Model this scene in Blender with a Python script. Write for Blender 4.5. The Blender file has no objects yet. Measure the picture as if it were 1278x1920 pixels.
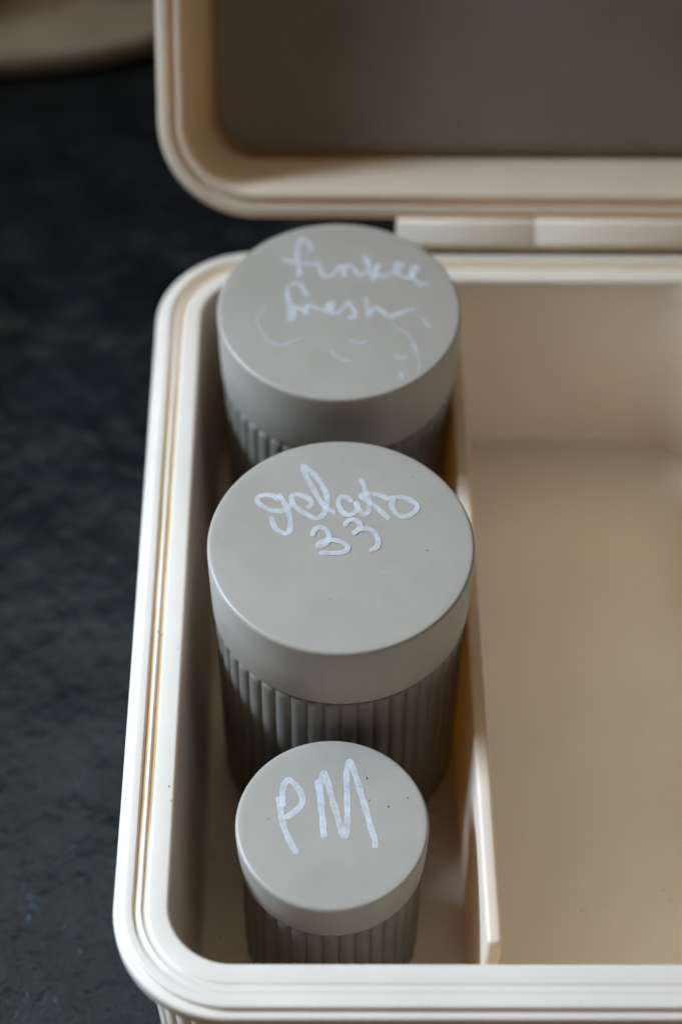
import bpy, math, random
from mathutils import Vector, Matrix

# ------------------------------------------------------------------ units
# All shapes are written in centimetres with the table top at TABLE_Z;
# V() turns them into metres with the table at z = 0.
CM = 0.01
TABLE_Z = -9.25
def V(x, y, z):
    return Vector((x * CM, y * CM, (z - TABLE_Z) * CM))

scene = bpy.context.scene
col = scene.collection
random.seed(7)

# ------------------------------------------------------------------ camera
cam_data = bpy.data.cameras.new("camera")
cam = bpy.data.objects.new("camera", cam_data)
col.objects.link(cam)
fw = Vector((0.00743825, 0.61364498, -0.78954703))
rt = Vector((0.99996777, -0.00217881, 0.00772721))
up = Vector((-0.00302149, 0.78957906, 0.61364141))
loc = V(-0.34008748, -27.17920454, 36.09755682)
m = Matrix.Identity(4)
for i in range(3):
    m[i][0], m[i][1], m[i][2], m[i][3] = rt[i], up[i], -fw[i], loc[i]
cam.matrix_world = m
cam_data.sensor_fit = 'VERTICAL'
cam_data.lens = 50.0
cam_data.sensor_height = 50.0 * 1920 / 3782.2
cam_data.sensor_width = cam_data.sensor_height * 1278 / 1920
cam_data.clip_start = 0.02
cam_data.clip_end = 50
cam_data.dof.use_dof = True
cam_data.dof.focus_distance = 0.446
cam_data.dof.aperture_fstop = 4.5
scene.camera = cam

# ------------------------------------------------------------------ room light
world = bpy.data.worlds.new("World")
scene.world = world
world.use_nodes = True
bg = world.node_tree.nodes["Background"]
bg.inputs[0].default_value = (1.0, 0.80, 0.60, 1)
bg.inputs[1].default_value = 0.012

def area(name, pos, target, sx, sy, power, color):
    d = bpy.data.lights.new(name, 'AREA')
    d.shape = 'RECTANGLE'; d.size = sx; d.size_y = sy
    d.energy = power; d.color = color
    o = bpy.data.objects.new(name, d)
    col.objects.link(o)
    o.location = pos
    o.rotation_euler = (target - pos).to_track_quat('-Z', 'Y').to_euler()
    return o
def direction(az, el):
    a, e = math.radians(az), math.radians(el)
    return Vector((math.cos(a) * math.cos(e), math.sin(a) * math.cos(e), math.sin(e)))
aim = V(-2, -8, -3)
# daylight from a window to the left and a little behind the box
key = area("window_light", aim + direction(162, 38) * 0.95, aim, 0.30, 0.20, 1.16, (0.685, 0.84, 1.0))
key.data.spread = math.radians(44)
# a pale ceiling patch above and beyond the box gives the sheen on the slate and the caps
fill = area("ceiling_light", Vector((0.0, 0.53, 1.20)), Vector((0.0, 0.51, 0.0)), 1.2, 0.60, 3.1, (1.0, 0.84, 0.57))
# weak warm light from the room in front
room = area("room_light", V(6, -75, 22), V(2, -6, -4), 0.6, 0.35, 0.72, (1.0, 0.83, 0.58))

scene.view_settings.view_transform = 'Standard'
scene.view_settings.look = 'None'
scene.view_settings.exposure = 0.0
scene.view_settings.gamma = 1.0
scene.view_settings.use_curve_mapping = False
scene.cycles.use_denoising = True
scene.cycles.max_bounces = 12
scene.cycles.diffuse_bounces = 6
scene.cycles.transparent_max_bounces = 16
scene.cycles.caustics_reflective = False

# ------------------------------------------------------------------ materials
def new_mat(name):
    mt = bpy.data.materials.new(name)
    mt.use_nodes = True
    nt = mt.node_tree
    return mt, nt, nt.nodes["Principled BSDF"]
def node(nt, kind, **kw):
    n = nt.nodes.new(kind)
    for k, v in kw.items():
        setattr(n, k, v)
    return n
def noise(nt, scale, detail=4, rough=.55, coord='Object'):
    tc = node(nt, 'ShaderNodeTexCoord')
    n = node(nt, 'ShaderNodeTexNoise')
    n.inputs['Scale'].default_value = scale
    n.inputs['Detail'].default_value = detail
    n.inputs['Roughness'].default_value = rough
    nt.links.new(tc.outputs[coord], n.inputs['Vector'])
    return n
def ramp(nt, src, stops):
    r = node(nt, 'ShaderNodeValToRGB')
    while len(r.color_ramp.elements) < len(stops):
        r.color_ramp.elements.new(.5)
    for e, (p, c) in zip(r.color_ramp.elements, stops):
        e.position = p; e.color = c if len(c) == 4 else (*c, 1)
    nt.links.new(src, r.inputs[0])
    return r
def bump(nt, src, strength, dist):
    b = node(nt, 'ShaderNodeBump')
    b.inputs['Strength'].default_value = strength
    b.inputs['Distance'].default_value = dist
    nt.links.new(src, b.inputs['Height'])
    return b

def plastic(name, c0, c1, rough, sss=0.0, radius=(1, 1, 1), scale=0.003, bump_s=.06, spec=.5):
    mt, nt, p = new_mat(name)
    n = noise(nt, 60, 5)
    r = ramp(nt, n.outputs['Fac'], [(.3, c0), (.7, c1)])
    nt.links.new(r.outputs[0], p.inputs['Base Color'])
    n2 = noise(nt, 900, 3)
    b = bump(nt, n2.outputs['Fac'], bump_s, .0002)
    nt.links.new(b.outputs[0], p.inputs['Normal'])
    n3 = noise(nt, 140, 4)
    rr = ramp(nt, n3.outputs['Fac'], [(.3, (rough - .05,) * 3), (.75, (rough + .07,) * 3)])
    nt.links.new(rr.outputs[0], p.inputs['Roughness'])
    p.inputs['Specular IOR Level'].default_value = spec
    if sss:
        p.inputs['Subsurface Weight'].default_value = sss
        p.inputs['Subsurface Radius'].default_value = radius
        p.inputs['Subsurface Scale'].default_value = scale
    return mt

M = {}
def wear(mt, lighten, lo=.94, hi=1.05):
    """hair-fine scratches and rubbed patches"""
    nt = mt.node_tree
    p = nt.nodes["Principled BSDF"]
    src = p.inputs['Base Color'].links[0].from_socket
    for ang, sc in ((20, 1.0), (-50, 1.3), (75, .9)):
        tc = node(nt, 'ShaderNodeTexCoord'); mp = node(nt, 'ShaderNodeMapping')
        mp.inputs['Rotation'].default_value = (0, 0, math.radians(ang))
        mp.inputs['Scale'].default_value = (60 * sc, 2600 * sc, 60)
        n = node(nt, 'ShaderNodeTexNoise'); n.inputs['Scale'].default_value = 1.0; n.inputs['Detail'].default_value = 2
        nt.links.new(tc.outputs['Object'], mp.inputs[0]); nt.links.new(mp.outputs[0], n.inputs['Vector'])
        r = ramp(nt, n.outputs['Fac'], [(.70, (0, 0, 0)), (.78, (lighten,) * 3)])
        mx = node(nt, 'ShaderNodeMixRGB', blend_type='SCREEN'); mx.inputs[0].default_value = 1
        nt.links.new(src, mx.inputs[1]); nt.links.new(r.outputs[0], mx.inputs[2])
        src = mx.outputs[0]
    patch = noise(nt, 45, 6, .6)
    r = ramp(nt, patch.outputs['Fac'], [(.35, (lo,) * 3), (.7, (hi,) * 3)])
    mx = node(nt, 'ShaderNodeMixRGB', blend_type='MULTIPLY'); mx.inputs[0].default_value = 1
    nt.links.new(src, mx.inputs[1]); nt.links.new(r.outputs[0], mx.inputs[2])
    nt.links.new(mx.outputs[0], p.inputs['Base Color'])
    rp = noise(nt, 90, 5, .6)
    r = ramp(nt, rp.outputs['Fac'], [(.3, (.34,) * 3), (.7, (.54,) * 3)])
    nt.links.new(r.outputs[0], p.inputs['Roughness'])
M['cream'] = plastic("cream_plastic", (.855, .79, .71), (.875, .81, .73), .42)
wear(M['cream'], .05, .955, 1.02)
def see_through(mt, amount, colr):
    """thin moulded plastic lets warm light through its walls"""
    nt = mt.node_tree
    p = nt.nodes["Principled BSDF"]; out = nt.nodes["Material Output"]
    tr = node(nt, 'ShaderNodeBsdfTranslucent')
    tr.inputs[0].default_value = (*colr, 1)
    mx = node(nt, 'ShaderNodeMixShader')
    mx.inputs[0].default_value = amount
    nt.links.new(p.outputs[0], mx.inputs[1]); nt.links.new(tr.outputs[0], mx.inputs[2])
    nt.links.new(mx.outputs[0], out.inputs[0])
M['cream_base'] = M['cream'].copy()
M['cream_thin'] = M['cream'].copy()
M['cream_lid'] = M['cream'].copy()
def tinted(mt, colr):
    """multiplies a tint into the base colour: the same plastic, a shade yellower"""
    nt = mt.node_tree
    p = nt.nodes["Principled BSDF"]
    src = p.inputs['Base Color'].links[0].from_socket
    mx = node(nt, 'ShaderNodeMixRGB', blend_type='MULTIPLY'); mx.inputs[0].default_value = 1
    mx.inputs[2].default_value = (*colr, 1)
    nt.links.new(src, mx.inputs[1]); nt.links.new(mx.outputs[0], p.inputs['Base Color'])
tinted(M['cream'], (1.0, .962, .905))
tinted(M['cream_lid'], (1.0, .965, .88))
see_through(M['cream'], .04, (1.0, .62, .26))
see_through(M['cream_thin'], .12, (1.0, .50, .08))
M['cream_plate'] = M['cream_base'].copy()
see_through(M['cream_plate'], .30, (1.0, .66, .20))
see_through(M['cream_lid'], .28, (1.0, .60, .12))
def groove_shade():  # brown shade of the rim grooves, put into the base colour
    mt, nt, p = new_mat("amber_groove_shade")
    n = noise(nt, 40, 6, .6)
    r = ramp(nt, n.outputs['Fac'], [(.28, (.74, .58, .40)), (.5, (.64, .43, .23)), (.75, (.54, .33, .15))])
    # the painted shade fades out towards the front corner
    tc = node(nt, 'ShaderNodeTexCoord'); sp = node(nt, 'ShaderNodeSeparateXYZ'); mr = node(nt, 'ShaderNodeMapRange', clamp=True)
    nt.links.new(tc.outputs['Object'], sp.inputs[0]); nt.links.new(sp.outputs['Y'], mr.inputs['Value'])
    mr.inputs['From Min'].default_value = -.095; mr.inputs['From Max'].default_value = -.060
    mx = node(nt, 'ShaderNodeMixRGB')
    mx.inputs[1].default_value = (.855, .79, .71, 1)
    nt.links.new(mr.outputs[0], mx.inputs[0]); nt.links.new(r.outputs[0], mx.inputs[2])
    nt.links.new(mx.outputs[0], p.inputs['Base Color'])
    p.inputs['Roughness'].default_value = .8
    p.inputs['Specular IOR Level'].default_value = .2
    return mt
M['groove_shade'] = groove_shade()
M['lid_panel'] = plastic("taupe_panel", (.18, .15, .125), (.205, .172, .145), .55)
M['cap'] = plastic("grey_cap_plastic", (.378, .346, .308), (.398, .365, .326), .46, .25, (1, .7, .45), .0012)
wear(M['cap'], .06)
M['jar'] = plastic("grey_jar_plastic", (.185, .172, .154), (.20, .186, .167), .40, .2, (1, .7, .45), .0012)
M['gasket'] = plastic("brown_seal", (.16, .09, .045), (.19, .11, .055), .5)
M['tray'] = plastic("beige_clay", (.36, .30, .235), (.46, .39, .31), .6)
M['bowl'] = plastic("dark_glaze", (.018, .016, .016), (.03, .026, .026), .35)
M['crumb'] = plastic("crumb", (.30, .26, .09), (.46, .38, .16), .8)
M['soil'] = plastic("brown_speck", (.10, .065, .03), (.17, .11, .05), .8)
M['dust'] = plastic("dust_white", (.7, .68, .62), (.8, .78, .72), .8)

def ink(name, lo, hi, edge, colr=(.76, .795, .86)):
    """chalk-pen ink: thin in the middle of a stroke, denser along its edges"""
    mt, nt, p = new_mat(name)
    p.inputs['Base Color'].default_value = (*colr, 1)
    p.inputs['Roughness'].default_value = .55
    n = noise(nt, 260, 6, .68)
    r = ramp(nt, n.outputs['Fac'], [(.32, (lo,) * 3), (.7, (hi,) * 3)])
    at = node(nt, 'ShaderNodeAttribute', attribute_name="edge")
    md = node(nt, 'ShaderNodeMath', operation='MULTIPLY_ADD', use_clamp=True)
    nt.links.new(at.outputs['Fac'], md.inputs[0])
    md.inputs[1].default_value = edge
    nt.links.new(r.outputs[0], md.inputs[2])
    nt.links.new(md.outputs[0], p.inputs['Alpha'])
    return mt
M['ink'] = ink("chalk_ink", .30, .76, .08)
M['ink_soft'] = ink("chalk_ink_soft", .24, .72, .04)
M['smudge'] = ink("chalk_smudge", -.12, .46, .04)

def slate():
    mt, nt, p = new_mat("dark_slate")
    tc = node(nt, 'ShaderNodeTexCoord')
    mp = node(nt, 'ShaderNodeMapping')
    mp.inputs['Rotation'].default_value = (0, 0, math.radians(-32))
    mp.inputs['Scale'].default_value = (1.0, .9, 1)
    nt.links.new(tc.outputs['Object'], mp.inputs[0])
    def nz(scale, detail, rough):
        n = node(nt, 'ShaderNodeTexNoise')
        n.inputs['Scale'].default_value = scale
        n.inputs['Detail'].default_value = detail
        n.inputs['Roughness'].default_value = rough
        nt.links.new(mp.outputs[0], n.inputs[0])
        return n
    a = nz(48, 8, .62)
    r = ramp(nt, a.outputs['Fac'], [(.25, (.003, .0035, .0044)), (.5, (.0095, .011, .014)), (.8, (.021, .0242, .0305))])
    nt.links.new(r.outputs[0], p.inputs['Base Color'])
    bsm = nz(38, 6, .58)
    b1 = bump(nt, bsm.outputs['Fac'], .36, .009)
    fine = nz(420, 4, .6)
    b2 = bump(nt, fine.outputs['Fac'], .18, .0006)
    nt.links.new(b1.outputs[0], b2.inputs['Normal'])
    nt.links.new(b2.outputs[0], p.inputs['Normal'])
    p.inputs['Roughness'].default_value = .25
    p.inputs['Specular IOR Level'].default_value = .5
    p.inputs['Specular Tint'].default_value = (.66, .82, 1.0, 1)
    return mt
M['slate'] = slate()

# ------------------------------------------------------------------ helpers
def mesh_obj(name, verts, faces, mat, parent=None, smooth=True, sharp=None):
    me = bpy.data.meshes.new(name)
    me.from_pydata([tuple(v) for v in verts], [], faces)
    me.validate(); me.update()
    if smooth:
        me.polygons.foreach_set('use_smooth', [True] * len(me.polygons))
        if sharp:
            me.set_sharp_from_angle(angle=math.radians(sharp))
    me.materials.append(M[mat])
    o = bpy.data.objects.new(name, me)
    col.objects.link(o)
    o.parent = parent
    return o
def tag(o, label=None, cat=None, group=None, kind=None):
    if label: o["label"] = label
    if cat: o["category"] = cat
    if group: o["group"] = group
    if kind: o["kind"] = kind
    return o
def empty(name, pos):
    o = bpy.data.objects.new(name, None)
    o.empty_display_size = .02
    col.objects.link(o)
    o.location = pos
    return o
# every mesh below a thing is written in the thing's own frame
def lathe(profile, n, cx=0, cy=0, rfun=None):
    """profile (radius, z) in cm, closed at the axis when radius is 0; rfun(angle, k) changes the radius"""
    verts, faces, rings = [], [], []
    for k, (r, z) in enumerate(profile):
        if r == 0:
            rings.append([len(verts)]); verts.append(Vector((cx, cy, z)) * CM)
        else:
            ring = []
            for i in range(n):
                a = 2 * math.pi * i / n
                rr = r if rfun is None else rfun(a, k, r)
                ring.append(len(verts))
                verts.append(Vector((cx + rr * math.cos(a), cy + rr * math.sin(a), z)) * CM)
            rings.append(ring)
    for A, B in zip(rings, rings[1:]):
        if len(A) == 1 and len(B) == 1: continue
        for i in range(n):
            j = (i + 1) % n
            if len(A) == 1: faces.append((A[0], B[j], B[i]))
            elif len(B) == 1: faces.append((A[i], A[j], B[0]))
            else: faces.append((A[i], A[j], B[j], B[i]))
    return verts, faces
def round_rect(x0, x1, y0, y1, r, seg=16):
    pts = []
    r = max(r, .02)
    for cx_, cy_, a0 in ((x1 - r, y1 - r, 0), (x0 + r, y1 - r, 90), (x0 + r, y0 + r, 180), (x1 - r, y0 + r, 270)):
        for i in range(seg + 1):
            a = math.radians(a0 + 90 * i / seg)
            pts.append((cx_ + r * math.cos(a), cy_ + r * math.sin(a)))
    return pts
def sweep(rect, rc, profile, frame, closed=True, caps=False, rmin=.3, seg=16):
    """profile (inset, height) carried round a rounded rectangle; frame turns (x, y, h) into a point"""
    x0, x1, y0, y1 = rect
    verts, faces, rings = [], [], []
    for s, h in profile:
        pts = round_rect(x0 + s, x1 - s, y0 + s, y1 - s, max(rc - s, rmin), seg)
        rings.append([len(verts) + i for i in range(len(pts))])
        verts += [frame(px, py, h) for px, py in pts]
    n = len(rings[0])
    pairs = list(zip(rings, rings[1:]))
    if closed: pairs.append((rings[-1], rings[0]))
    for A, B in pairs:
        for i in range(n):
            j = (i + 1) % n
            faces.append((A[i], A[j], B[j], B[i]))
    if caps:
        faces.append(tuple(reversed(rings[0]))); faces.append(tuple(rings[-1]))
    return verts, faces
def arc(cx_, cz_, r, a0, a1, n):
    return [(cx_ + r * math.cos(math.radians(a0 + (a1 - a0) * i / n)), cz_ + r * math.sin(math.radians(a0 + (a1 - a0) * i / n))) for i in range(n + 1)]
def box_mesh(x0, x1, y0, y1, z0, z1, bev):
    """a plate with rounded edges (rounded-rectangle layers)"""
    prof = [(bev, z0), (bev * .3, z0 + bev * .3), (0, z0 + bev), (0, z1 - bev), (bev * .12, z1 - bev * .5), (bev * .5, z1 - bev * .12), (bev, z1)]
    return sweep((x0, x1, y0, y1), bev * 1.2, prof, lambda a, b, c: Vector((a, b, c)) * CM, closed=False, caps=True, rmin=bev * .3, seg=4)

# ------------------------------------------------------------------ table
def ground():
    n = 2
    x0, x1, y0, y1 = -140, 140, -90, 160
    vs = [V(x0, y0, TABLE_Z), V(x1, y0, TABLE_Z), V(x1, y1, TABLE_Z), V(x0, y1, TABLE_Z)]
    o = mesh_obj("table_top", vs, [(0, 1, 2, 3)], 'slate')
    tag(o, "dark rough slate table top under the box", "table", kind="structure")
ground()

# ------------------------------------------------------------------ storage box
XL, XR, YF, YB = -4.79, 18.55, -10.21, 11.73
RIM = -2.40
FLOOR = -8.578
RC = 2.55
box = empty("storage_box", V(6.88, .76, TABLE_Z))
tag(box, "open cream plastic storage box with fluted sides, hinged lid and dividers", "storage box")
B0 = box.location
def bf(x, y, z):
    return V(x, y, z) - B0
def rebase(vs):     # cm vertices (scaled by CM, table-less) to the box frame
    return [v + Vector((0, 0, -TABLE_Z * CM)) - B0 for v in vs]

rim_profile = (
    [(.60, -.62), (.10, -.62), (.03, -.58), (0, -.50), (0, -.25)] + arc(.09, -.22, .09, 180, 90, 5) +
    [(.175, -.13), (.195, -.125), (.205, -.11), (.21, -.05)] + arc(.255, -.045, .045, 180, 90, 4) +
    [(.40, 0)] + arc(.40, -.02, .02, 90, 30, 2)[1:] + [(.440, -.062), (.452, -.070), (.52, -.070), (.532, -.062)] +
    [(.556, -.03), (.57, -.02), (.59, -.02), (.604, -.03)] + [(.628, -.062), (.638, -.070), (.70, -.070), (.712, -.062), (.742, -.02)] +
    arc(.765, -.025, .025, 150, 90, 3) + [(1.10, 0)] + arc(1.10, -.09, .09, 90, 0, 5)[1:] + [(1.2, -.30), (1.21, -.62)])
vs, fs = sweep((XL, XR, YF, YB), RC, rim_profile, lambda x, y, h: bf(x, y, RIM + h), seg=24)
n_path = len(vs) // len(rim_profile)
for i, v in enumerate(vs):        # the grooves run out to a shallow trace along the front edge
    s, hh = rim_profile[i // n_path]
    if .405 < s < .75:
        y = (v + B0).y / CM
        t = min(1, max(0, (y - (YF + .8)) / 2.2))
        k = .30 + .70 * t * t * (3 - 2 * t)
        v.z += (-hh * (1 - k)) * CM
rim = mesh_obj("rim", vs, fs, 'cream_thin', box, sharp=50)
# shade painted amber-brown into the two seal grooves along the left and back sides
rim.data.materials.append(M['groove_shade'])
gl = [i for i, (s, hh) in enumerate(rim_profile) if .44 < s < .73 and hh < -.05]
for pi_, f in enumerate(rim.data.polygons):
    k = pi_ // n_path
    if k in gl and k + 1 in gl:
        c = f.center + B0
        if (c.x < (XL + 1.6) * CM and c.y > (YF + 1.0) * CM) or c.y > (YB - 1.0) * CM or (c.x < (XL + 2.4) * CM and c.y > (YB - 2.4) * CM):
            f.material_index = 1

# body: fluted outside, drafted inside, floor
def body_mesh():
    rect = (XL, XR, YF, YB)
    inset = .62
    # dense outline so that the flutes are real
    pts = round_rect(rect[0] + inset, rect[1] - inset, rect[2] + inset, rect[3] - inset, RC - inset, 40)
    loop = pts + [pts[0]]
    L = [0]
    for (ax, ay), (bx, by) in zip(loop, loop[1:]):
        L.append(L[-1] + math.hypot(bx - ax, by - ay))
    total = L[-1]
    ribs = round(total / .44); per = 6
    N = ribs * per
    out = []
    k = 0
    for i in range(N):
        d = total * i / N
        while L[k + 1] < d: k += 1
        t = (d - L[k]) / max(L[k + 1] - L[k], 1e-9)
        ax, ay = loop[k]; bx, by = loop[k + 1]
        nx, ny = (by - ay), -(bx - ax)
        ln = math.hypot(nx, ny) or 1
        u = (i % per) / per
        w = math.sqrt(max(0, 1 - (2 * u - 1) ** 2)) * .085
        out.append((ax + (bx - ax) * t, ay + (by - ay) * t, nx / ln, ny / ln, w))
    verts, faces, rings = [], [], []
    def ring(fn):
        rings.append(len(verts))
        for q in out: verts.append(fn(q))
    zb = TABLE_Z
    cx_, cy_ = (XL + XR) / 2, (YF + YB) / 2
    def shrink(x, y, k_):
        return x - (x - cx_) * k_, y - (y - cy_) * k_
    def wall(z, k_, flute=1.0, push=0):
        def fn(q):
            x, y = q[0] + q[2] * (q[4] * flute + push), q[1] + q[3] * (q[4] * flute + push)
            x, y = shrink(x, y, k_)
            return bf(x, y, z)
        return fn
    ring(wall(RIM - .45, 0)); ring(wall(RIM - 3.0, .006)); ring(wall(zb + .45, .014)); ring(wall(zb + .2, .018, .4)); ring(wall(zb + .02, .03, 0))
    for a, b in zip(rings, rings[1:]):
        for i in range(N):
            j = (i + 1) % N
            faces.append((a + i, b + i, b + j, a + j))
    faces.append(tuple(rings[-1] + i for i in reversed(range(N))))
    # inside
    base = len(verts)
    prof = [(1.205, RIM - .45), (1.25, RIM - 1.6)] + [(1.44, FLOOR + .20)] + [(1.445 + .14 * (1 - math.cos(math.radians(a))), FLOOR + .14 - .14 * math.sin(math.radians(a))) for a in (15, 35, 55, 75, 90)]
    irings = []
    for s, z in prof:
        p2 = round_rect(XL + s, XR - s, YF + s, YB - s, max(RC - s, .75), 16)
        irings.append([len(verts) + i for i in range(len(p2))])
        verts.extend(bf(x, y, z) for x, y in p2)
    for A, Bq in zip(irings, irings[1:]):
        n = len(A)
        for i in range(n):
            j = (i + 1) % n
            faces.append((A[i], A[j], Bq[j], Bq[i]))
    faces.append(tuple(irings[-1]))
    # close the wall's top (inside the rim)
    n = len(irings[0])
    top = rings[0]
    for i in range(n):
        j = (i + 1) % n
        def near(v):
            return min(range(N), key=lambda q: (verts[top + q] - verts[v]).length_squared)
    # a flat annulus is enough here: it is buried in the rim
    nearest = []
    for v in irings[0]:
        nearest.append(min(range(N), key=lambda q: (verts[top + q] - verts[v]).length_squared))
    for i in range(n):
        j = (i + 1) % n
        a, b = nearest[i], nearest[j]
        stepn = (b - a) % N
        chain = [top + (a + q) % N for q in range(stepn + 1)] if stepn < N / 2 else [top + a]
        poly = chain + [irings[0][j], irings[0][i]]
        if len(set(poly)) >= 3:
            faces.append(tuple(poly))
    return verts, faces
vs, fs = body_mesh()
mesh_obj("body", vs, fs, 'cream', box, sharp=60)

# dividers
DTOP = -2.85
vs, fs = box_mesh(2.96, 3.30, YF + 1.85, YB - 1.30, FLOOR - .05, DTOP, .10)
vs = [Vector((v.x - .012 * v.y, v.y, v.z)) for v in vs]
mesh_obj("divider", rebase(vs), fs, 'cream_plate', box, sharp=40)
def curved_divider():
    # grows out of the back wall and turns forward with a wide bend
    def path_at(z):
        t = (z - FLOOR) / (RIM - FLOOR)
        ox, oy = .75 * t, .23 * t
        r = 1.9
        p = [(7.6 + ox, 10.40 + oy), (8.1 + ox, 10.31 + oy)]
        for i in range(13):
            a = math.radians(86 - 86 * i / 12)
            p.append((8.35 + ox + r * math.cos(a), 8.36 + oy + r * math.sin(a)))
        return p + [(10.28 + ox, 0), (10.33 + ox, YF + 1.4)]
    path = path_at(FLOOR)
    verts, faces = [], []
    th = .37
    rows = []
    ztop = RIM - .12
    zs = [(0, FLOOR - .05), (0, ztop - 3.0), (0, ztop - .1), (.04, ztop - .03), (.10, ztop)]
    n = len(path)
    for side in (0, 1):
        for ins, z in (zs if side == 0 else list(reversed(zs))):
            row = []
            path = path_at(z)
            for i, (x, y) in enumerate(path):
                a = path[max(i - 1, 0)]; b = path[min(i + 1, n - 1)]
                dx, dy = b[0] - a[0], b[1] - a[1]
                ln = math.hypot(dx, dy)
                nx, ny = -dy / ln, dx / ln      # to the outer side of the bend
                o_ = ins if side == 0 else th - ins
                row.append(len(verts)); verts.append(bf(x + nx * o_, y + ny * o_, z))
            rows.append(row)
    for A, Bq in zip(rows, rows[1:] + rows[:1]):
        for i in range(n - 1):
            faces.append((A[i], A[i + 1], Bq[i + 1], Bq[i]))
    faces.append(tuple(rw[0] for rw in rows)); faces.append(tuple(rw[-1] for rw in reversed(rows)))
    return verts, faces
vs, fs = curved_divider()
mesh_obj("divider", vs, fs, 'cream', box, sharp=40)

# hinge: three knuckles on the back edge
HY, HZ, HR = 12.02, -2.06, .40
for i in range(3):
    xa, xb = ((1.53, 5.19), (5.21, 9.95), (9.97, 12.5))[i]
    rows = [(xa, HR - .025), (xa + .008, HR - .01), (xa + .03, HR), (xb - .03, HR), (xb - .008, HR - .01), (xb, HR - .025)]
    verts, faces, rr = [], [], []
    n = 40
    for x, r in rows:
        ring = []
        for k in range(n):
            a = 2 * math.pi * k / n
            ca, sa = math.cos(a), math.sin(a)
            q = r * (abs(ca) ** 5 + abs(sa) ** 5) ** -.2     # squarish bar with round corners, face tipped up to the front
            ct, st_ = math.cos(math.radians(-38)), math.sin(math.radians(-38))
            dy, dz = q * ca, q * sa
            ring.append(len(verts)); verts.append(bf(x, HY + dy * ct - dz * st_, HZ + dy * st_ + dz * ct))
        rr.append(ring)
    for A, Bq in zip(rr, rr[1:]):
        for k in range(n):
            j = (k + 1) % n
            faces.append((A[k], Bq[k], Bq[j], A[j]))
    faces.append(tuple(rr[0])); faces.append(tuple(reversed(rr[-1])))
    mesh_obj("hinge_knuckle", verts, faces, 'cream', box, sharp=50)
vs, fs = box_mesh(1.53 + .02, 12.52, 11.60, 12.0, RIM - .60, RIM - .10, .06)
mesh_obj("hinge_leaf", rebase(vs), fs, 'cream', box, sharp=40)

# lid, leaning back
LEAN = math.radians(31)
LO = Vector((0, 12.0, -1.6))
VUP = Vector((0, math.sin(LEAN), math.cos(LEAN)))
NRM = Vector((0, -math.cos(LEAN), math.sin(LEAN)))
def lf(x, v, h):
    p = LO + VUP * v + NRM * h
    return bf(x, p.y, p.z)
LID_L = YB - YF
lid_profile = (
    [(1.75, -2.80), (1.42, -2.72), (1.22, -2.55), (1.10, -2.25), (.76, -.16), (.73, -.08), (.70, -.05), (.66, -.03), (.52, -.03), (.495, -.05)] +
    [(.485, -.12), (.47, -.135), (.40, -.135), (.385, -.12), (.37, -.03)] + arc(.33, -.04, .04, 0, 90, 3) +
    [(.24, 0)] + arc(.24, -.24, .24, 90, 180, 8)[1:] + [(0, -.34), (.03, -.42), (.12, -.46), (.17, -.50), (.36, -2.6), (.46, -2.9), (.66, -3.08), (.95, -3.14)])
vs, fs = sweep((XL, XR, 0, LID_L), RC, lid_profile, lf, closed=False, caps=True, seg=24)
lid = mesh_obj("lid", vs, fs, 'cream_lid', box, sharp=50)
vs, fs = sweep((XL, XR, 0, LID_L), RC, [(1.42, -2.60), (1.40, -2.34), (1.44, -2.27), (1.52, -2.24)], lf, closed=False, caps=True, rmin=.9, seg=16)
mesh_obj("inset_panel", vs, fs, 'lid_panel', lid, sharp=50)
vs, fs = sweep((1.57, 12.50, -.28, .25), .05, [(.05, -.52), (0, -.48), (0, -.20), (.05, -.16)], lf, closed=False, caps=True, rmin=.02, seg=3)
mesh_obj("hinge_leaf", vs, fs, 'cream', lid, sharp=40)

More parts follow.
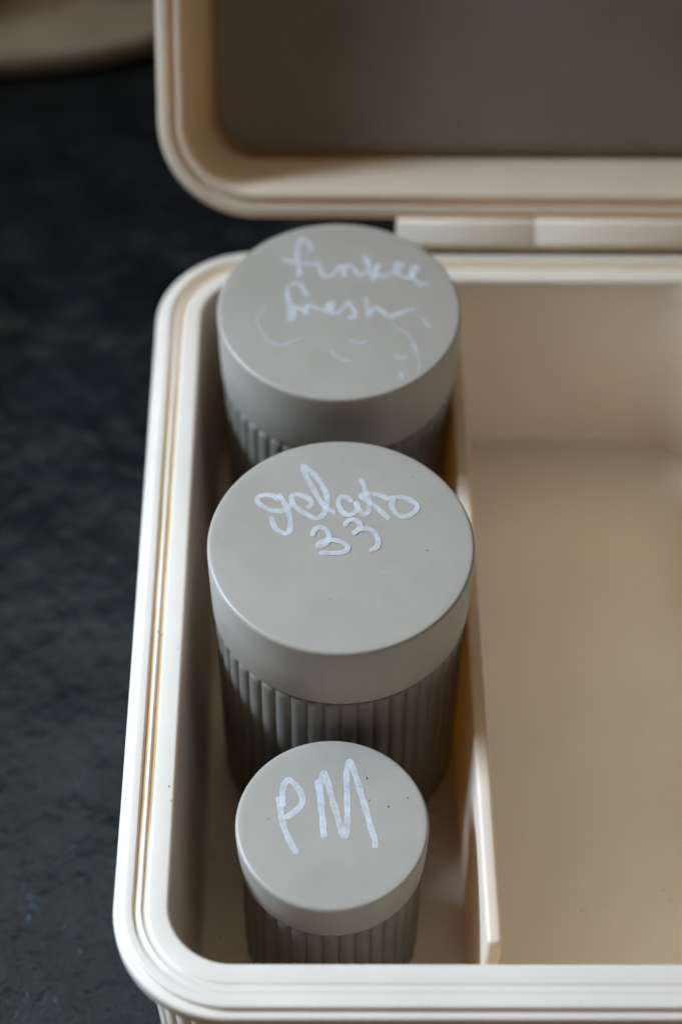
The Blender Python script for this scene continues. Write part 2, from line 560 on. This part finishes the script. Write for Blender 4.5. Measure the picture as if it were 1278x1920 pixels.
# pen strokes on the caps (cm from the cap centre)
PM = [[(-1.178,0.661),(-1.14,0.347),(-1.068,-0.051),(-0.943,-0.396),(-0.764,-0.761)],[(-1.092,0.397),(-1.092,0.8),(-1.039,0.991),(-0.952,1.08),(-0.817,0.94),(-0.681,0.725),(-0.651,0.548),(-0.722,0.373),(-0.863,0.235),(-1.026,0.11)],[(-0.322,1.094),(-0.272,0.65),(-0.215,0.149),(-0.176,-0.37),(-0.212,0.149),(-0.243,0.65),(-0.251,0.98),(-0.18,1.256),(-0.107,1.057),(-0.028,0.701),(0.104,0.2),(0.256,-0.332),(0.329,-0.098),(0.332,0.651),(0.321,1.262),(0.387,1.551),(0.506,1.237),(0.657,0.652),(0.785,0.151),(0.858,-0.171),(0.931,-0.417),(0.929,-0.624)]]
GELATO = [[(-1.423,1.192),(-1.529,1.335),(-1.756,1.359),(-1.915,1.251),(-1.82,1.067),(-1.553,0.917),(-1.302,0.918),(-1.201,1.008)],[(-1.416,1.398),(-1.293,1.151),(-1.182,0.845),(-1.136,0.521),(-1.175,0.3),(-1.302,0.267),(-1.496,0.439),(-1.582,0.742)],[(-1.2,0.967),(-1.106,1.131),(-1.134,1.304),(-1.037,1.378),(-0.849,1.33),(-0.693,1.207),(-0.667,1.084),(-0.788,0.977)],[(-1.106,1.152),(-1.001,0.989),(-0.78,0.806),(-0.587,0.685),(-0.452,0.718),(-0.363,0.889),(-0.315,1.134),(-0.332,1.402),(-0.463,1.733),(-0.66,2.025),(-0.864,2.205),(-0.756,1.836),(-0.558,1.38),(-0.363,1.032),(-0.122,0.829)],[(0.256,1.157),(0.128,1.292),(-0.002,1.292),(-0.057,1.135),(0.023,0.89),(0.183,0.785),(0.338,0.884),(0.385,1.055),(0.298,1.157)],[(0.33,1.116),(0.435,0.9),(0.537,0.795),(0.628,0.901),(0.644,1.159),(0.575,1.447),(0.459,1.841)],[(1.097,1.222),(0.93,1.324),(0.672,1.41),(0.461,1.343),(0.509,1.269),(0.733,1.089),(0.955,0.833),(1.107,0.659)],[(1.058,1.242),(1.253,1.297),(1.447,1.281),(1.638,1.163),(1.738,0.999),(1.598,0.815),(1.403,0.733),(1.245,0.846),(1.152,1.079),(1.22,1.243)],[(-0.648,0.162),(-0.601,0.342),(-0.473,0.423),(-0.329,0.343),(-0.265,0.163),(-0.345,-0.036),(-0.513,-0.108),(-0.472,-0.005),(-0.233,0.067),(0.021,0.005),(0.154,-0.134),(0.052,-0.273),(-0.233,-0.297),(-0.486,-0.298)],[(0.086,0.445),(0.134,0.587),(0.279,0.648),(0.416,0.547),(0.421,0.406),(0.277,0.245),(0.373,0.346),(0.565,0.387),(0.756,0.287),(0.832,0.047),(0.782,-0.151),(0.622,-0.231)]]
FRESH = [[(-0.708,1.937),(-0.744,2.222),(-0.881,2.388),(-0.998,2.316),(-1.046,2.03),(-1.024,1.559),(-0.986,1.185),(-1.058,1.055)],[(-1.444,1.674),(-1.108,1.582),(-0.772,1.504),(-0.521,1.505),(-0.47,1.281),(-0.386,1.119),(-0.237,1.097),(-0.103,1.213),(0.037,1.424),(0.114,1.331),(0.136,1.075),(0.124,1.331),(0.248,1.448),(0.364,1.379),(0.463,1.17),(0.596,1.147),(0.715,1.334),(0.727,1.568),(0.636,1.812)],[(0.652,1.78),(0.74,1.475),(0.797,1.195),(0.867,0.973),(0.914,1.242),(1.001,1.523),(0.897,1.219),(1.129,1.104),(1.33,1.175),(1.517,1.376),(1.604,1.517),(1.436,1.516),(1.415,1.291),(1.529,1.129),(1.727,1.038),(1.864,1.201),(1.976,1.397),(1.887,1.443),(1.815,1.247),(1.859,1.015),(2.021,0.831),(2.261,0.86)],[(-0.797,0.381),(-0.865,0.632),(-0.999,0.815),(-1.165,0.814),(-1.278,0.63),(-1.251,0.31),(-1.213,-0.052),(-1.215,-0.366),(-1.149,-0.455),(-1.103,-0.231),(-1.123,0.084),(-1.056,-0.006),(-0.891,-0.073),(-0.792,-0.23),(-0.787,0.041),(-0.597,0.019),(-0.333,-0.115),(-0.202,-0.047),(-0.153,0.134),(-0.252,0.134),(-0.284,-0.092),(-0.071,-0.181),(0.093,-0.045),(0.226,0.182),(0.323,0.001),(0.414,-0.223),(0.354,-0.336),(0.224,-0.247)],[(0.655,0.366),(0.702,0.048),(0.731,-0.312),(0.799,-0.087),(0.915,0.004),(1.077,-0.13),(1.238,-0.287),(1.503,-0.173),(1.85,-0.036)]]
FAINT = [[(-1.749,-0.005),(-1.966,-0.198),(-2.003,-0.501),(-1.879,-0.825),(-1.689,-1.146),(-1.397,-1.243),(-1.107,-1.094),(-0.781,-0.953)],[(-0.232,-1.409),(-0.051,-1.604),(0.13,-1.725),(0.329,-1.748)],[(1.236,-0.509),(1.597,-0.782),(1.807,-1.178),(1.904,-1.668),(1.912,-2.056),(1.78,-2.297)],[(1.309,-1.549),(1.506,-1.66),(1.671,-1.571)],[(1.479,-2.058),(1.494,-2.25),(1.52,-2.37)],[(1.902,-0.305),(2.083,-0.43),(2.204,-0.68)],[(0.241,-1.062),(0.496,-1.184),(0.752,-1.084)]]

# ------------------------------------------------------------------ jars
def catmull(pts, step):
    out = []
    P = [pts[0]] + list(pts) + [pts[-1]]
    for i in range(1, len(P) - 2):
        p0, p1, p2, p3 = P[i - 1], P[i], P[i + 1], P[i + 2]
        ln = math.hypot(p2[0] - p1[0], p2[1] - p1[1])
        n = max(2, int(ln / step))
        for k in range(n):
            t = k / n
            out.append(tuple(.5 * (2 * p1[c] + (p2[c] - p0[c]) * t + (2 * p0[c] - 5 * p1[c] + 4 * p2[c] - p3[c]) * t * t + (3 * p1[c] - p0[c] - 3 * p2[c] + p3[c]) * t ** 3) for c in (0, 1)))
    out.append(pts[-1])
    return out
STROKE_SECTION = ((-1, 0), (-.8, .0004), (-.45, .0003), (.45, .0003), (.8, .0004), (1, 0))
STROKE_EDGE = (.5, 1, 0, 0, 1, .5)
def lettering(name, strokes, width, z, seed, mat, parent, taper=False):
    vs, fs = stroke_mesh(strokes, width, z, seed, taper)
    o = mesh_obj(name, vs, fs, mat, parent)
    at = o.data.attributes.new("edge", 'FLOAT', 'POINT')
    at.data.foreach_set('value', [STROKE_EDGE[i % 6] for i in range(len(vs))])
    return o
def stroke_mesh(strokes, width, z, seed, taper=False):
    """pen strokes as thin raised ribbons of ink with round ends"""
    rnd = random.Random(seed)
    verts, faces = [], []
    lift = .0010
    for s in strokes:
        pts = catmull(s, .03)
        n = len(pts)
        ph = rnd.uniform(0, 6)
        rows = []
        for i, (x, y) in enumerate(pts):
            a = pts[max(i - 1, 0)]; b = pts[min(i + 1, n - 1)]
            dx, dy = b[0] - a[0], b[1] - a[1]
            ln = math.hypot(dx, dy) or 1
            nx, ny = -dy / ln, dx / ln
            w = width * (1 + .10 * math.sin(ph + i * .35) + .06 * rnd.uniform(-1, 1)) / 2
            e = min(i, n - 1 - i) * .03
            if e < width / 2:
                w *= math.sqrt(max(.06, 1 - (1 - e / (width / 2)) ** 2))
            if taper:
                w *= .35 + .65 * math.sin(math.pi * (i + .5) / n)
            h = z + lift + .0016 * i / n
            row = []
            for u, dz in STROKE_SECTION:
                row.append(len(verts)); verts.append(Vector((x + nx * w * u, y + ny * w * u, h + dz)) * CM)
            rows.append(row)
        for A, Bq in zip(rows, rows[1:]):
            for k in range(5):
                faces.append((A[k], Bq[k], Bq[k + 1], A[k + 1]))
        lift += .0022
    return verts, faces

def make_jar(label, cx_, cy_, top, r, cap_h, ribs, twist):
    jar = empty("storage_jar", V(cx_, cy_, FLOOR))
    tag(jar, label, "jar", "grey fluted jars in a row inside the box")
    H = top - FLOOR
    # cap: flat disc top, small rounded edge, straight skirt
    zt, zb = H, H - cap_h
    prof = [(0, zt), (r * .5, zt), (r - .16, zt), (r - .085, zt - .004)] + [(r - .085 + .085 * math.sin(math.radians(a)), zt - .089 + .085 * math.cos(math.radians(a))) for a in (20, 40, 60, 80)] + \
           [(r, zt - .16), (r - .015, zt - cap_h * .5), (r - .04, zb + .14), (r - .075, zb + .05), (r - .12, zb), (r - .40, zb), (r - .42, zt - .30), (0, zt - .30)]
    vs, fs = lathe(prof, 128)
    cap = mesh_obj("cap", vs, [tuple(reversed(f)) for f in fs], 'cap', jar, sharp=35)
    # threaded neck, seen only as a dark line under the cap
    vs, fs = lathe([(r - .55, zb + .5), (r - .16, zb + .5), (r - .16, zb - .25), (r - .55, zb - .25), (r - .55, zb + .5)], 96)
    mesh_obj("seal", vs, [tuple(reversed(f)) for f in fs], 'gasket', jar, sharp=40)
    # reeded body
    per = 12
    ro = r - .09
    depth = .105
    bt = zb - .075
    levels = [(-.42, bt - .10), (-.24, bt - .015), (-.14, bt), (-.055, bt - .03), (-.012, bt - .09), (0, bt - .20), (0, bt * .5), (0, .30), (-.05, .12), (-.16, .02), (-.30, 0), (None, 0)]
    amp = [0, .15, .6, 1, 1, 1, 1, 1, .9, .4, 0, 0]
    profile = [((ro + a) if a is not None else 0, z) for a, z in levels]
    def rf(a, k, rad):
        u = ((a + twist) * ribs / (2 * math.pi)) % 1.0
        c = math.sqrt(max(0.0, 1 - (2 * u - 1) ** 2))
        return rad - depth * amp[k] * (1 - c)
    vs, fs = lathe(profile, ribs * per, rfun=rf)
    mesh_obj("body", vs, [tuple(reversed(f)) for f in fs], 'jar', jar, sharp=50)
    return jar, cap, H
R_L, H_L = 3.0, 2.135
jar_f, cap_f, hf = make_jar("tall grey fluted jar with funkee fresh written on its cap, nearest the lid", -.031, 7.228, 0, R_L, H_L, 46, .03)
jar_g, cap_g, hg = make_jar("tall grey fluted jar with gelato 33 written on its cap, middle of the row", 0, 0, 0, R_L, H_L, 46, .07)
jar_p, cap_p, hp = make_jar("short grey fluted jar with PM written on its cap, at the front", -.183, -5.465, -2.924, 2.122, 1.363, 34, .02)

lettering("lettering", PM, .135, hp, 1, 'ink', cap_p)
lettering("lettering", GELATO, .115, hg, 2, 'ink', cap_g)
lettering("lettering", FRESH, .125, hf, 3, 'ink_soft', cap_f)
lettering("smudge", FAINT, .11, hf, 4, 'smudge', cap_f, True)

# crumbs and dust lying on the caps and the rim
def specks(name, items, mat, parent_jar, z, seed):
    rnd = random.Random(seed)
    verts, faces = [], []
    for x, y, s in items:
        b = len(verts)
        base = [(1, 0, 0), (-1, 0, 0), (0, 1, 0), (0, -1, 0), (0, 0, 1), (0, 0, -.3)]
        for p in base:
            verts.append(Vector((x + s * p[0] * rnd.uniform(.6, 1.3), y + s * p[1] * rnd.uniform(.6, 1.3), z + s * .3 + s * p[2] * rnd.uniform(.5, .9))) * CM)
        for f in ((0, 2, 4), (2, 1, 4), (1, 3, 4), (3, 0, 4), (2, 0, 5), (1, 2, 5), (3, 1, 5), (0, 3, 5)):
            faces.append(tuple(b + q for q in f))
    return verts, faces
def scatter(n, r, smin, smax, seed):
    rnd = random.Random(seed)
    out = []
    for _ in range(n):
        a, d = rnd.uniform(0, 6.283), r * math.sqrt(rnd.random())
        out.append((d * math.cos(a), d * math.sin(a), rnd.uniform(smin, smax)))
    return out
vs, fs = specks("crumbs", [(.75, 1.13, .035), (1.22, .41, .04), (.62, .92, .025), (.80, .55, .03), (1.65, .62, .025), (-1.4, .1, .02)], 'crumb', jar_p, hp, 5)
o = mesh_obj("crumbs", vs, fs, 'crumb', cap_p, smooth=False); tag(o, kind="stuff")
vs, fs = specks("crumbs", [(1.9, -.2, .025), (.46, 1.6, .022), (-.25, -1.55, .02), (.2, 2.35, .02), (-.1, 1.8, .02), (1.65, 1.9, .02), (1.75, 1.2, .015), (.9, -.9, .016)], 'crumb', jar_g, hg, 6)
o = mesh_obj("crumbs", vs, fs, 'crumb', cap_g, smooth=False); tag(o, kind="stuff")
for cp, h, r, sd, n in ((cap_p, hp, 1.95, 11, 45), (cap_g, hg, 2.85, 12, 110), (cap_f, hf, 2.85, 13, 60)):
    vs, fs = specks("dust", scatter(n, r, .004, .013, sd), 'dust', None, h, sd)
    o = mesh_obj("dust", vs, fs, 'dust', cp, smooth=False); tag(o, kind="stuff")

# ------------------------------------------------------------------ behind: round tray with two dark bowls
def make_tray():
    cx_, cy_, r = -11.9, 40.6, 14.0
    t = empty("round_tray", V(cx_, cy_, TABLE_Z))
    tag(t, "blurred round beige clay tray behind the box on the left", "tray")
    prof = [(0, .02), (r - .5, .02), (r - .2, .10), (r, .5), (r, .85), (r - .12, 1.0), (r - .45, 1.0), (r - .6, .85), (r - .9, .7), (0, .65)]
    vs, fs = lathe(prof, 96)
    mesh_obj("dish", vs, fs, 'tray', t, sharp=50)
    return cx_, cy_
make_tray()
def make_bowl(label, x, y, r, h):
    b = empty("small_bowl", V(x, y, TABLE_Z + .66))
    tag(b, label, "bowl", "dark bowls on the tray")
    prof = [(0, .0), (r * .5, 0), (r * .62, .15), (r * .9, h * .5), (r, h - .06), (r - .04, h), (r - .2, h), (r - .26, h - .1), (r * .74, h * .5), (r * .45, .35), (0, .3)]
    vs, fs = lathe(prof, 48)
    mesh_obj("bowl_wall", vs, fs, 'bowl', b, sharp=50)
make_bowl("dark glazed bowl at the left of the beige tray", -14.3, 32.4, 3.6, 2.6)
make_bowl("dark glazed bowl on the beige tray close to the lid", -6.9, 33.0, 2.6, 2.2)

# crumbs on the compartment floors and on the rim
floor_bits = [(7.95, -4.18, .035), (8.08, -4.43, .025), (5.91, -4.73, .03), (6.88, .28, .02), (6.49, -4.57, .018), (4.55, -2.64, .025), (4.52, -2.84, .02),
              (7.81, .37, .02), (5.39, 3.57, .018), (7.21, 6.63, .02), (-3.12, -3.28, .03), (-3.19, -3.69, .025), (-3.09, -4.06, .03), (-2.86, -5.44, .03), (-3.10, -4.49, .02),
              (6.2, 1.9, .014), (5.0, -1.0, .014), (8.3, 2.4, .016), (4.2, 5.2, .018), (-2.7, -7.2, .025), (2.3, -6.9, .025), (2.5, -7.6, .02)]
vs, fs = specks("crumbs", floor_bits, 'soil', None, FLOOR, 21)
o = mesh_obj("crumbs", rebase(vs), fs, 'soil', box, smooth=False); tag(o, kind="stuff")
rim_bits = [(-4.2, -.78, .03), (-3.75, -4.86, .022), (-3.69, -5.22, .022), (-3.72, -1.23, .014), (-4.52, -.26, .012), (-4.52, -1.42, .010), (-3.83, -7.01, .014), (2.41, -9.36, .012), (-.87, -9.30, .012), (-4.50, -4.06, .010), (-3.8, 3.2, .014), (-4.48, 5.0, .012)]
vs, fs = specks("crumbs", rim_bits, 'crumb', None, RIM, 22)
o = mesh_obj("crumbs", rebase(vs), fs, 'crumb', box, smooth=False); tag(o, kind="stuff")
